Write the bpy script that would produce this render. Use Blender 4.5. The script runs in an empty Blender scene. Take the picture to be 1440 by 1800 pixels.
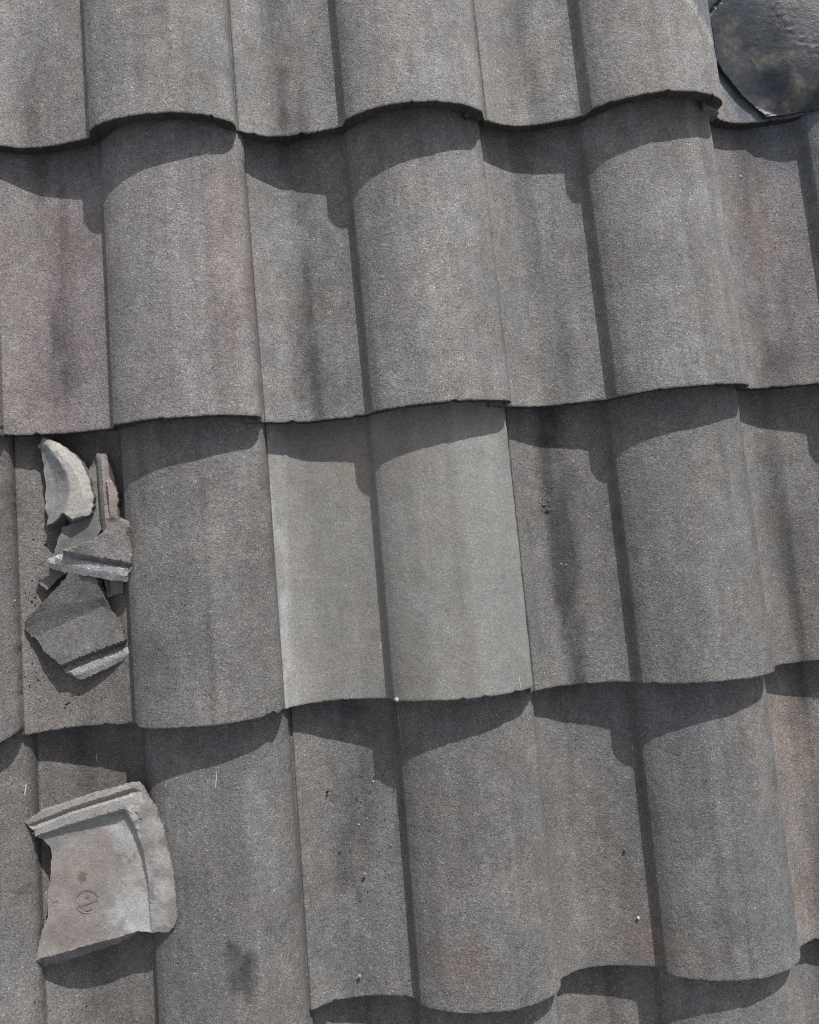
import bpy, math, random
import numpy as np
from mathutils import Matrix, Vector
from mathutils.geometry import delaunay_2d_cdt

# ------------------------------------------------------------------ scene, camera, light
C = bpy.context.scene.collection
PITCH = math.radians(25)
RM = Matrix.Rotation(PITCH, 4, 'X')                 # roof frame (x right, y up the slope, z out) -> world
W, L, H, A = 0.3, 0.35257, 0.02986, 0.06681         # cover width, gauge, nose rise, roll height
SL = H / L
CR = (0.03365, -0.08541, -0.08431); CP = (0.38037, -0.50331, 1.01204); FPX = 1400.0
CM = (Matrix.Rotation(CR[2], 3, 'Z') @ Matrix.Rotation(CR[1], 3, 'Y') @ Matrix.Rotation(CR[0], 3, 'X'))
cam = bpy.data.cameras.new('camera'); cam_o = bpy.data.objects.new('camera', cam); C.objects.link(cam_o)
cam.sensor_fit = 'VERTICAL'; cam.sensor_height = 24; cam.lens = 24 * FPX / 1800
cam.clip_start = 0.02; cam.clip_end = 2000
cam_o.matrix_world = RM @ Matrix.Translation(CP) @ CM.to_4x4()
bpy.context.scene.camera = cam_o

SUN = (RM.to_3x3() @ Vector((0.59, 1.93, 1.0))).normalized()
world = bpy.data.worlds.new('World'); bpy.context.scene.world = world; world.use_nodes = True
wn = world.node_tree; sky = wn.nodes.new('ShaderNodeTexSky'); sky.sky_type = 'NISHITA'; sky.sun_disc = False
sky.sun_elevation = math.asin(SUN.z); sky.sun_rotation = math.atan2(SUN.x, SUN.y)
sky.air_density = 1.0; sky.dust_density = 2.0
bg = wn.nodes['Background']; bg.inputs['Strength'].default_value = 0.132
hs = wn.nodes.new('ShaderNodeHueSaturation'); hs.inputs['Saturation'].default_value = 0.28   # bright hazy sky, nearly white
wn.links.new(sky.outputs[0], hs.inputs['Color']); wn.links.new(hs.outputs[0], bg.inputs[0])
bpy.context.scene.cycles.filter_width = 1.05
sl = bpy.data.lights.new('sun', 'SUN'); sl.energy = 4.1; sl.angle = math.radians(0.55); sl.color = (1.0, 0.965, 0.92)
sun_o = bpy.data.objects.new('sun', sl); C.objects.link(sun_o)
sun_o.rotation_euler = SUN.to_track_quat('Z', 'Y').to_euler(); sun_o.location = (0, 0, 5)
vs = bpy.context.scene.view_settings
vs.view_transform = 'Standard'; vs.look = 'None'; vs.gamma = 1; vs.exposure = 0.12
bpy.context.scene.display_settings.display_device = 'sRGB'

# ------------------------------------------------------------------ numeric helpers
def hash2(ix, iy, s):
    n = (ix.astype(np.int64) * 374761393 + iy.astype(np.int64) * 668265263 + s * 974634777) & 0xffffffff
    n = ((n ^ (n >> 13)) * 1274126177) & 0xffffffff
    n = (n ^ (n >> 16)) & 0xffffffff
    return n / 4294967295.0
def vnoise(x, y, s=0):
    x = np.asarray(x, float); y = np.asarray(y, float)
    ix, iy = np.floor(x), np.floor(y); fx, fy = x - ix, y - iy
    fx = fx * fx * (3 - 2 * fx); fy = fy * fy * (3 - 2 * fy)
    a = hash2(ix, iy, s); b = hash2(ix + 1, iy, s); c = hash2(ix, iy + 1, s); d = hash2(ix + 1, iy + 1, s)
    return (a + (b - a) * fx) * (1 - fy) + (c + (d - c) * fx) * fy
def fbm(x, y, s=0, o=4):
    t = 0; w = 0.5; n = 0
    for k in range(o):
        t = t + w * vnoise(np.asarray(x) * 2 ** k, np.asarray(y) * 2 ** k, s + 17 * k); n += w; w *= 0.5
    return t / n                                     # 0..1, mean .5
def sstep(a, b, x):
    t = np.clip((x - a) / (b - a), 0, 1); return t * t * (3 - 2 * t)

def px(x, y, h=0.0):
    """point of the roof seen at a photo pixel, h metres above the pan level of its course"""
    d = CM @ Vector(((x - 720) / FPX, -(y - 900) / FPX, -1)); t = -CP[2] / d[2]; q = None
    for _ in range(12):
        q = Vector(CP) + d * t
        fy = (q[1] / L) % 1.0
        z = H * (1 - fy) + h
        t = (z - CP[2]) / d[2]
    return Vector(CP) + d * t
def pxr(x, y, h, row):                               # the same with the course given
    d = CM @ Vector(((x - 720) / FPX, -(y - 900) / FPX, -1)); t = -CP[2] / d[2]
    for _ in range(12):
        q = Vector(CP) + d * t
        t = (H * (1 - (q[1] + row * L) / L) + h - CP[2]) / d[2]
    return Vector(CP) + d * t

UB, UT, ZB, ZT, ZE, ZS, UV, UC = 0.4146, 0.4380, 0.272, 0.560, 0.5526, 0.268, 0.156, 0.749
def prof(u):
    u = np.asarray(u, float)
    v = np.where(u < UV, ZS * ((UV - u) / UV) ** 2, ZB * ((u - UV) / (UB - UV)) ** 2)
    s = ZB + (ZT - .035 - ZB) * sstep(-0.1, .85, (u - UB) / (UT - UB)) 
    k = np.where(u < UC, 1 - (1 - ZT) * np.abs((UC - u) / (UC - UT)) ** 2.4 - .035 * np.exp(-(u - UT) / .012), 1 - (1 - ZE) * np.abs((u - UC) / (1 - UC)) ** 2.1)
    z = np.where(u < UB, v, np.where(u < UT, s, k))
    return z * A
def prof_smooth(u):                                  # step rounded a little
    z = 0
    for d in (-0.002, 0, 0.002): z = z + prof(np.clip(u + d, 0, 1))
    return z / 3

# ------------------------------------------------------------------ materials
def mat_concrete(name, grain=1.0, rough=0.85, spec=0.35, bump=1.0, orange=0.0, gs=1.15):
    m = bpy.data.materials.new(name); m.use_nodes = True; nt = m.node_tree; N = nt.nodes; K = nt.links
    b = N['Principled BSDF']; b.inputs['Roughness'].default_value = rough
    b.inputs['Specular IOR Level'].default_value = spec
    geo = N.new('ShaderNodeNewGeometry'); at = N.new('ShaderNodeAttribute'); at.attribute_name = 'Col'
    def noise(sc, det, ro=0.6):
        n = N.new('ShaderNodeTexNoise'); n.inputs['Scale'].default_value = sc; n.inputs['Detail'].default_value = det
        n.inputs['Roughness'].default_value = ro; K.new(geo.outputs['Position'], n.inputs['Vector']); return n.outputs['Fac']
    def mr(src, a, b_, c, d):
        n = N.new('ShaderNodeMapRange'); n.inputs[1].default_value = a; n.inputs[2].default_value = b_
        n.inputs[3].default_value = c; n.inputs[4].default_value = d; K.new(src, n.inputs[0]); return n.outputs[0]
    def mul(a, b_, op='MULTIPLY'):
        n = N.new('ShaderNodeMath'); n.operation = op
        for i, v in enumerate((a, b_)):
            if isinstance(v, (int, float)): n.inputs[i].default_value = v
            else: K.new(v, n.inputs[i])
        return n.outputs[0]
    def voro(sc):
        n = N.new('ShaderNodeTexVoronoi'); n.inputs['Scale'].default_value = sc
        K.new(geo.outputs['Position'], n.inputs['Vector']); return n
    g1 = noise(560 * gs, 2.0, 0.75); g2 = noise(160 * gs, 3.0, 0.6); g3 = noise(45, 3.0, 0.6)
    f = mr(g1, 0.3, 0.7, 1 - 0.62 * grain, 1 + 0.62 * grain)
    f = mul(f, mr(g2, 0.3, 0.7, 1 - 0.13 * grain, 1 + 0.13 * grain))
    f = mul(f, mr(g3, 0.3, 0.7, 0.93, 1.07))
    v1 = voro(330 * gs)                                # pale sand grains and dark pores, one per cell
    sep = N.new('ShaderNodeSeparateColor'); K.new(v1.outputs['Color'], sep.inputs[0])
    pale = mul(mr(sep.outputs[0], 0.84, 0.99, 0, 1), mr(v1.outputs['Distance'], 0.28, 0.5, 1, 0))
    v3 = voro(470 * gs); sp3 = N.new('ShaderNodeSeparateColor'); K.new(v3.outputs['Color'], sp3.inputs[0])
    dark = mul(mr(sp3.outputs[1], 0.80, 1.0, 0, 1), mr(v3.outputs['Distance'], 0.25, 0.6, 1, 0))
    f = mul(f, mul(mul(pale, 0.85 * grain), 1.0, 'ADD'))
    f = mul(f, mul(1.0, mul(dark, 0.55 * grain), 'SUBTRACT'))
    mx = N.new('ShaderNodeVectorMath'); mx.operation = 'SCALE'; K.new(at.outputs['Color'], mx.inputs[0]); K.new(f, mx.inputs['Scale'])
    ad = N.new('ShaderNodeAttribute'); ad.attribute_name = 'Dirt'      # grime held in the pores of the coating
    gd = mul(mul(noise(300 * gs, 3.0, 0.75), 0.62), mul(noise(55, 4.0, 0.7), 0.38), 'ADD')
    dm = mul(ad.outputs['Fac'], mul(gd, -1.0), 'ADD'); dm = mr(dm, -0.60, -0.02, 0.0, 1.0)
    mx2 = N.new('ShaderNodeVectorMath'); mx2.operation = 'SCALE'; K.new(mx.outputs[0], mx2.inputs[0]); K.new(mul(1.0, mul(dm, 0.60), 'SUBTRACT'), mx2.inputs['Scale'])
    col = mx2.outputs[0]
    hv = noise(12, 2)                                 # faint warm-cool drift
    hue = N.new('ShaderNodeMix'); hue.data_type = 'RGBA'; hue.blend_type = 'MULTIPLY'; hue.inputs[0].default_value = 1.0
    ramp = N.new('ShaderNodeValToRGB'); ramp.color_ramp.elements[0].position = 0.35; ramp.color_ramp.elements[1].position = 0.65
    ramp.color_ramp.elements[0].color = (1.03, 1.0, 0.985, 1); ramp.color_ramp.elements[1].color = (0.985, 1.0, 1.02, 1)
    K.new(hv, ramp.inputs[0]); K.new(col, hue.inputs[6]); K.new(ramp.outputs[0], hue.inputs[7]); col = hue.outputs[2]
    if orange:
        v2 = voro(19); s2 = N.new('ShaderNodeSeparateColor'); K.new(v2.outputs['Color'], s2.inputs[0])
        msk = mul(mul(mr(s2.outputs[2], 0.955, 0.96, 0, 1), mr(v2.outputs['Distance'], 0.03, 0.085, 1, 0)), mul(0.6, orange))
        o = N.new('ShaderNodeMix'); o.data_type = 'RGBA'; K.new(msk, o.inputs[0]); K.new(col, o.inputs[6])
        o.inputs[7].default_value = (0.36, 0.22, 0.11, 1); col = o.outputs[2]
    K.new(col, b.inputs['Base Color'])
    hgt = mul(mul(mul(g1, 0.55), mul(g2, 0.9), 'ADD'), mul(pale, 0.18), 'ADD')
    hgt = mul(hgt, mul(dark, -0.16), 'ADD')
    bp = N.new('ShaderNodeBump'); bp.inputs['Strength'].default_value = 1.0; bp.inputs['Distance'].default_value = 0.0012 * bump
    K.new(hgt, bp.inputs['Height']); K.new(bp.outputs[0], b.inputs['Normal'])
    return m
M_TILE = mat_concrete('weathered_concrete', .92, 0.8, 0.4, 1.0, orange=1.0)
M_NEW = mat_concrete('smooth_new_concrete', 0.48, 0.75, 0.4, 0.55)
M_BREAK = mat_concrete('broken_concrete', 0.7, 0.9, 0.3, 1.6)
M_RAW = mat_concrete('raw_concrete', 0.34, 0.85, 0.3, 0.6)
M_SHARD = mat_concrete('shard_concrete', 0.8, 0.85, 0.3, 0.8)
M_FLASH = mat_concrete('sealant_skin', 0.16, 0.46, 0.5, 0.4)

# ------------------------------------------------------------------ object helpers
def tag(o, label=None, cat=None, group=None, kind=None):
    if label: o['label'] = label
    if cat: o['category'] = cat
    if group: o['group'] = group
    if kind: o['kind'] = kind
    return o
def mesh_obj(name, verts, faces, mats, cols=None, local=None, parent=None, midx=None, smooth=True, dirt=None):
    """verts in the roof frame relative to local (a 4x4 in the roof frame)"""
    me = bpy.data.meshes.new(name); me.from_pydata([tuple(v) for v in verts], [], [tuple(int(i) for i in f) for f in faces])
    for m in mats: me.materials.append(m)
    me.polygons.foreach_set('use_smooth', [smooth] * len(me.polygons))
    if midx is not None: me.polygons.foreach_set('material_index', [int(i) for i in midx])
    if cols is not None:
        ca = me.color_attributes.new('Col', 'FLOAT_COLOR', 'POINT')
        c4 = np.ones((len(verts), 4)); c4[:, :3] = cols; ca.data.foreach_set('color', c4.ravel())
        if dirt is not None: da = me.attributes.new('Dirt', 'FLOAT', 'POINT'); da.data.foreach_set('value', np.asarray(dirt, float))
    me.update()
    o = bpy.data.objects.new(name, me); C.objects.link(o)
    if parent: o.parent = parent; o.matrix_local = local or Matrix.Identity(4)
    else: o.matrix_world = RM @ (local or Matrix.Identity(4))
    return o

# ------------------------------------------------------------------ the roof tiles
GREY = np.array([0.199, 0.195, 0.190])
TJ = {(0,0):(-.0033,-.0015,.0005,.0016),(0,1):(-.0027,.0011,.0017,.0007),(0,2):(.0029,.0022,.0036,.0008),
(1,0):(.0004,.0022,-.0067,.0022),(1,1):(.0001,-.0021,.0064,-.0026),(1,2):(.0012,-.0043,.008,.0011),(1,3):(0,-.0021,.0004,-.0001),
(2,0):(-.0008,.0061,-.0005,.0017),(2,1):(-.0015,.0056,-.0036,-.0017),(2,2):(.001,-.0044,-.0014,.0009),
(3,1):(.0012,-.0005,-.0074,-.0034),(3,2):(.0013,-.0023,-.0077,-.0013),
(0,3):(.0100,.0,.002,.0),(2,-1):(0,.001,.002,0),(3,0):(0,.001,-.003,0),(3,3):(.001,-.003,.002,.0),(2,3):(.001,-.005,.001,-.0005)}
BLOTCH = []                                          # (X, Y, rx, ry, multiplier rgb) in the roof frame, real stains
def blot(x, y, rx, ry, m, h=0.03):
    q = px(x, y, h); BLOTCH.append((q.x, q.y, rx, ry, m))
# stains the photograph shows (centre pixel, size in metres, multiplier)
blot(432, 1700, .018, .022, (.36,.36,.37), .05); blot(418, 1668, .012, .012, (.5,.5,.5), .05)
blot(330, 1100, .030, .07, (.80,.79,.80), .05); blot(275, 1190, .02, .05, (.78,.78,.78), .05)
blot(380, 860, .05, .03, (.84,.82,.83), .06); blot(455, 1010, .016, .09, (.9,.84,.85), .05)
blot(985, 1010, .010, .045, (.62,.62,.62), .0); blot(1010, 1120, .012, .06, (.68,.68,.68), .0)
blot(985, 850, .03, .03, (.7,.7,.7), .0); blot(640, 1400, .015, .07, (.78,.77,.76), .0)
blot(930, 900, .012, .03, (.8,.8,.8), .01)
blot(1100, 1300, .022, .03, (1.05,.96,.92), .01); blot(1120, 1560, .03, .08, (1.06,.97,.93), .01)
blot(1215, 1340, .02, .05, (.84,.82,.85), .065); blot(1300, 1330, .016, .04, (.8,.79,.83), .05)
blot(1360, 1370, .010, .02, (.7,.7,.72), .045)
blot(800, 1690, .04, .03, (1.1,1.0,.98), .05); blot(1200, 1670, .05, .02, (1.08,.98,.95), .05)
blot(500, 175, .010, .04, (.66,.66,.66), .0); blot(510, 215, .02, .012, (.75,.75,.72), .0); blot(510, 60, .007, .05, (.75,.75,.75), .0)
blot(985, 575, .010, .05, (.7,.7,.68), .0); blot(575, 690, .03, .02, (.72,.71,.69), .0); blot(540, 590, .012, .06, (.72,.72,.71), .0)
blot(470, 560, .006, .1, (.82,.82,.82), .0)
blot(100, 560, .008, .09, (.66,.65,.66), .0); blot(122, 670, .03, .02, (.8,.8,.78), .0); blot(95, 130, .02, .04, (.8,.8,.8), .0)
blot(410, 470, .028, .10, (1.06,.985,.985), .05); blot(280, 500, .03, .08, (1.0,1.03,1.02), .06)
blot(740, 340, .012, .1, (.9,.9,.92), .066); blot(770, 560, .01, .1, (1.12,1.1,1.09), .066)
blot(1190, 560, .03, .08, (1.12,1.1,1.1), .066); blot(1340, 400, .02, .07, (1.07,.985,.985), .01)
blot(1385, 560, .006, .08, (.68,.67,.67), .0); blot(1360, 640, .02, .03, (.78,.76,.75), .0)
blot(1390, 1000, .006, .10, (.72,.72,.72), .0); blot(1340, 1080, .03, .05, (1.0,.95,.94), .0)
blot(25, 950, .02, .1, (.82,.8,.8), .03); blot(10, 1560, .03, .1, (.82,.82,.84), .03)
blot(50, 1550, .008, .012, (.6,.6,.6), .03); blot(150, 1240, .05, .03, (1.09,1.0,.97), .0); blot(170, 1350, .05, .04, (1.0,.9,.86), .0)
blot(1400, 1330, .03, .08, (1.08,1.03,.98), .0); blot(1420, 1550, .02, .1, (1.08,1.01,.97), .0)
blot(1075, 250, .01, .02, (.85,.85,.85), .03); blot(955, 770, .02, .012, (.55,.55,.55), .0)

def tile_colour(x, y, X, Y, seed, p):
    """albedo over a tile: local x, y and roof X, Y arrays"""
    u = x / W
    val = np.ones_like(x)
    st = fbm(X * 85 + seed * 3.1, Y * 2.2, seed, 3)
    st2 = fbm(X * 30, Y * 4 + seed, seed + 5, 4)
    mot = fbm(X * 22, Y * 16, 91, 4)
    mot2 = fbm(X * 110, Y * 90, 47, 3)
    cen = 0.20 + 0.03 * (fbm(Y * 6, Y * 0 + seed, 3, 2) - .5)
    valley = np.exp(-((u - cen) / 0.075) ** 2)
    patch = sstep(.40, .66, fbm(X * 26, Y * 9 + seed * 5, seed + 21, 4))
    dd = p.get('dirt', .32) * 1.15 * valley * (0.45 * sstep(.3, .7, st) + 0.85 * patch)
    val -= dd * .22
    st3 = fbm(X * 150 + seed, Y * 5, seed + 61, 4)
    val += (st3 - .5) * .13
    dd = dd + .13 * sstep(.52, .70, fbm(X * 45 + seed * 2.2, Y * 3.3, seed + 71, 4)) * sstep(.45, .6, mot2 + .1)
    val -= p.get('streak', .14) * sstep(.52, .78, st) * sstep(.45, .6, u)
    val *= 1 + p.get('mot', .26) * (mot - .5) * 2 * .8 + (st2 - .5) * .22
    val *= 1 + (mot2 - .5) * .42
    val *= np.where((u > .40) & (u < .47), .93, 1.0)
    c = GREY[None, :] * val[:, None] * p.get('v', 1.0)
    pk = sstep(.42, .66, fbm(X * 14, Y * 7 + 3.3 * seed, seed + 31, 3))
    pv = p.get('pv', .3) * (u < .43) + p.get('ph', .15) * (u >= .43)
    t = (pk * .45 + .55) * pv
    c = c * (1 + t[:, None] * (np.array([.060, -.022, .004]) if p.get('row', 0) < 2 else np.array([.062, -.004, -.034])))
    gt = p.get('cool', 0.0) * (1 - pk)
    c = c * (1 + gt[:, None] * np.array([-.05, .0, .045]))
    if 'tint' in p: c = c * np.array(p['tint'])
    for bx, by, rx, ry, m in BLOTCH:
        sel = (np.abs(X - bx) < 2.6 * rx) & (np.abs(Y - by) < 2.6 * ry)
        if sel.any():
            xx, yy = X[sel], Y[sel]
            d = np.sqrt(((xx - bx) / rx) ** 2 + ((yy - by) / ry) ** 2) + (fbm(xx * 110, yy * 60, 7, 5) - .5) * 1.9
            k = (1 - sstep(.0, 1.5, d))[:, None]
            ml = min(m)
            if ml < .95: dd[sel] = dd[sel] + (1 - ml) * k[:, 0] * (.75 if ml < .45 else .42); m = tuple(q ** .38 for q in m)
            k = np.minimum(k * 1.15, 1)
            c[sel] = c[sel] * (1 - k + k * np.array(m)[None, :])
    tile_colour.dirt = np.clip(dd * .8, 0, .46)
    return c

def build_tile(row, col, label, p, cut=None, mat=None, extra=None):
    seed = (row + 3) * 13 + (col + 3) * 5
    rnd = random.Random(seed)
    xe = (cut if cut else 0.2987)
    xs = [-0.030, -0.029, -0.024, -0.0235, -0.016, -0.0155, -0.010, -0.0095, -0.0045, -0.004, -0.0018, -0.0013, -0.0004, 0.0002, 0.0015]
    xs += list(np.arange(0.003, xe - .009, 0.0020)) + [xe - k_ for k_ in (.0085, .007, .0055, .0042, .0031, .0022, .0014, .0007, .0002, 0)]
    xs = np.array(xs)
    ys = np.concatenate([[0, .0006, .0016, .003, .005, .008, .012], np.arange(.017, L + .06, .0065)])
    nx, ny = len(xs), len(ys)
    z = np.where(xs > -0.0005, prof_smooth(np.clip(xs / W, 0, 1)), 0)
    under = np.minimum(prof(np.clip((xs + W) / W, 0, 1)) - 0.0180, .034) + p.get('uz', 0)
    rib = ((xs > -.0237) & (xs < -.0157)) | ((xs > -.0097) & (xs < -.0042)) | ('uz' in p)
    z = np.where(xs < -0.003, np.where(rib, under, under - .005), z)
    z = np.where((xs >= -.003) & (xs < -.0005), 0.0160, z)
    if cut is None:
        zfull = z.copy(); e_ = np.clip((xs - (xe - .0088)) / .0088, 0, 1); z = z - .0098 * (1 - np.sqrt(np.clip(1 - e_ ** 2.3, 0, 1)))
        drop_ = zfull - z
    else: drop_ = np.zeros_like(z)
    X, Y = np.meshgrid(xs, ys); Z = np.tile(z, (ny, 1))
    slope = SL
    # gentle unevenness of the casting
    Z = Z + (fbm(X * 30 + seed, Y * 20, seed, 3) - .5) * .0009
    # nose: worn, crumbly edge with a few chips
    xx = xs + seed
    jag = (fbm(xx * 500, xx * 0, seed, 3) - .5) * .0017 + (fbm(xx * 40, xx * 0, seed + 1, 2) - .5) * .0014
    for _ in range(p.get('chips', 3)):
        cx = rnd.uniform(.01, xe); cw = rnd.uniform(.0012, .004)
        jag = jag + rnd.uniform(.0008, .0028) * np.exp(-((xs - cx) / cw) ** 2)
    for cx, cw, dp in p.get('chip', []):
        jag = jag + dp * np.clip(1.4 * np.exp(-(np.abs(xs - cx) / cw) ** 3), 0, 1) * (0.8 + .4 * fbm(xx * 500, xx * 0, 3, 2))
    Yt = Y + jag[None, :] * np.exp(-Y / .006)
    rd = np.exp(-(Y / .0007) ** 2)
    Z = Z - .0006 * rd
    # side edges: small chips along the seam
    if cut is None:
        e = (fbm(ys * 300, ys * 0 + seed, seed, 3) - .5) * .0012
        ch = np.clip(fbm(ys * 60, ys * 0, seed + 9, 3) - .62, 0, 1) * .006
        side = sstep(xe - .010, xe, X)
        Xt = X + (e - ch)[:, None] * side
    else:
        Xt = X + ((fbm(ys * 200, ys * 0, seed, 3) - .5) * .003)[:, None] * sstep(xe - .01, xe, X)
    # corner broken off (local x start, depth up the slope)
    for cx0, dpt in p.get('corner', []):
        k = np.clip((X - cx0) / (xe - cx0), 0, 1)
        k = k + (fbm(X * 250, X * 0, seed, 2) - .5) * .18 * (k > 0)
        Yt = np.where(Y < .06, np.maximum(Yt, Yt * (1 - dpt * k / .06) + dpt * k), Yt)
    Zt = Z - slope * Y + H
    th = np.where(Y < .013, .0165, .0165 + .009 * sstep(.013, .02, Y) * (1 - sstep(.05, .055, Y)))
    th = np.where(X < -0.003, p.get('ut', .008), th)
    th = th - np.minimum(drop_, .0075)[None, :] + (.0095 * sstep(.119, .129, xs) * (1 - sstep(.146, .156, xs)))[None, :]
    Zb = Zt - th
    if cut is None: Zb = Zb - .0015 * sstep(xe - .03, xe - .02, X)
    Yb = Yt + (fbm(X * 400, X * 0 + 5, seed + 3, 2) - .5) * .0012 * np.exp(-Y / .01) 
    top = np.stack([Xt.ravel(), Yt.ravel(), Zt.ravel()], 1)
    bot = np.stack([Xt.ravel(), Yb.ravel(), Zb.ravel()], 1)
    n = nx * ny
    # crumbly nose face: two middle rings
    r0 = np.stack([Xt[0], Yt[0] - .0004, Zt[0] - th[0] * .03], 1)
    r1 = np.stack([Xt[0], Yt[0] - .0006 + (fbm(xx * 500, xx * 0, seed + 4, 3) - .5) * .0035, Zt[0] - th[0] * .36], 1)
    r2 = np.stack([Xt[0], Yt[0] + (fbm(xx * 450, xx * 0, seed + 6, 3) - .5) * .0035, Zt[0] - th[0] * .7], 1)
    verts = np.concatenate([top, bot, r0, r1, r2])
    idx = np.arange(n).reshape(ny, nx)
    def quads(a, b, c, d): return np.stack([a.ravel(), b.ravel(), c.ravel(), d.ravel()], 1)
    F = [quads(idx[:-1, :-1], idx[:-1, 1:], idx[1:, 1:], idx[1:, :-1]),
         quads(idx[:-1, :-1] + n, idx[1:, :-1] + n, idx[1:, 1:] + n, idx[:-1, 1:] + n)]
    ntop = len(F[0])
    R0 = 2 * n + np.arange(nx); R1 = R0 + nx; R2 = R1 + nx
    for a, b in ((idx[0], R0), (R0, R1), (R1, R2), (R2, idx[0] + n)):
        F.append(quads(a[:-1], b[:-1], b[1:], a[1:]))
    F.append(quads(idx[-1, :-1], idx[-1, 1:], idx[-1, 1:] + n, idx[-1, :-1] + n))
    F.append(quads(idx[:-1, 0], idx[1:, 0], idx[1:, 0] + n, idx[:-1, 0] + n))
    F.append(quads(idx[:-1, -1], idx[:-1, -1] + n, idx[1:, -1] + n, idx[1:, -1]))
    faces = np.concatenate(F)
    dx, dy, yaw, dz = TJ.get((row, col), (rnd.uniform(-.001, .001), rnd.uniform(-.002, .002), rnd.uniform(-.002, .002), rnd.uniform(-.001, .001)))
    roll = p.get('roll', 0.0)
    px0, py0 = .5 * W, .5 * L
    M = Matrix.Translation((col * W + dx + px0, -row * L + dy + py0, dz + p.get('dz', 0))) @ Matrix.Rotation(yaw, 4, 'Z') @ Matrix.Rotation(roll, 4, 'Y') @ Matrix.Translation((-px0, -py0, 0))
    GX = verts[:, 0] + col * W; GY = verts[:, 1] - row * L
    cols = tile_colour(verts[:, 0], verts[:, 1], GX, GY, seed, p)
    # bare cast sides and underside darkened: grime plus their shade put into the colour
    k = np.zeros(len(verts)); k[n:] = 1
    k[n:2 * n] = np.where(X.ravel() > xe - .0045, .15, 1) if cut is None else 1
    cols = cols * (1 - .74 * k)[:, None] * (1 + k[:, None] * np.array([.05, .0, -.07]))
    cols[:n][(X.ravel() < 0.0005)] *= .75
    if 'uz' in p: cols[verts[:, 0] < -.002] = GREY * 1.0
    if extra: extra(cols, GX, GY, n, verts)
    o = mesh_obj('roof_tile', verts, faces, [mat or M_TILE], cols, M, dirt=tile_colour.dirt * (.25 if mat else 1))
    # sharp where faces turn: keep flat shading off the nose
    me = o.data
    sm = np.ones(len(faces), bool); sm[2 * ntop:] = False
    me.polygons.foreach_set('use_smooth', sm.tolist())
    return tag(o, label, 'roof tile', 'interlocking concrete roof tiles laid in courses', 'thing')

def new_tile_extra(cols, X, Y, n, v):
    u = v[:, 0] / W
    base = np.array([.238, .231, .217])
    m = fbm(X * 18, Y * 10, 77, 4); s = fbm(X * 60, Y * 2.5, 78, 3)
    c = base[None] * (1 + (m - .5) * .26 + (s - .5) * .26)[:, None]
    tan = (sstep(.35, .7, fbm(X * 9, Y * 7, 79, 3)) * (u < .42))[:, None]
    c = c * (1 + tan * np.array([.06, .0, -.06]))
    cool = (sstep(.62, .98, u) * (.6 + .4 * sstep(.3, .7, s)))[:, None]
    c = c * (1 + cool * np.array([.10, .17, .20]))
    edge = (sstep(.075, .02, u) * (u > 0) * (.45 + .9 * sstep(.35, .75, fbm(X * 160, Y * 40, 80, 3))))[:, None]
    c = c * (1 + edge * np.array([.42, .48, .54]))
    st = (np.exp(-((u - .72) / .02) ** 2) * .10)[:, None]; c = c * (1 - st)
    cols[:n] = np.clip(c[:n], 0, .6)

def polyx(pts, Yv):                                   # x of a polyline at given y (decreasing y)
    ys = np.array([q.y for q in pts])[::-1]; xs_ = np.array([q.x for q in pts])[::-1]
    return np.interp(Yv, ys, xs_)
CRACKP = None
def flash_z(X, Y):
    u = X / W - 3
    wv = prof(np.clip(np.minimum(u, .41), 0, 1)) - .0138; wb = sstep(.26, .44, u); low = wv * (1 - wb) + (.0052 + .064 * sstep(.36, .85, u)) * wb  # lying on the dropped pan of the cut tile
    fill = .020 + .044 * sstep(.22, .95, u)
    k = np.clip((Y - .002) / .17, 0, 1); k = k * k * (2 - k) * .5 + k * .5
    if CRACKP:
        d = X - polyx(CRACKP, Y); low = low + .020 * sstep(.14, .48, u) * (1 - np.exp(-np.maximum(Y, 0) / .022)) * sstep(.002, .06, d)
    return low * (1 - k) + fill * k + H - SL * Y + .0042 + (fbm(X * 16, Y * 16, 3, 3) - .5) * .0015 * sstep(.0, .05, Y)
CRACK = [(1180,-80),(1205,-30),(1232,2),(1247,20),(1252,45),(1257,80),(1261,105),(1271,125),(1286,142),(1300,160),(1325,185),(1345,205),(1362,222),(1374,236)]
def pxf(x, y):
    d = CM @ Vector(((x - 720) / FPX, -(y - 900) / FPX, -1)); t = -CP[2] / d[2]
    for _ in range(20):
        q = Vector(CP) + d * t; t = (float(flash_z(np.array([q.x]), np.array([q.y]))[0]) - CP[2]) / d[2]
    return Vector(CP) + d * t
CRACKP = [pxf(x, y) for x, y in CRACK]
for q_ in CRACKP: q_.x = max(q_.x, .9024)
PAINT = [pxr(x, y, h, 0) for x, y, h in ((1120,-60,.05),(1150,-30,.05),(1178,0,.045),(1200,28,.04),(1225,58,.036),(1245,82,.036),(1262,110,.03),(1272,150,.02),(1290,180,.01),(1310,206,.004),(1325,232,.004))]
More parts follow.
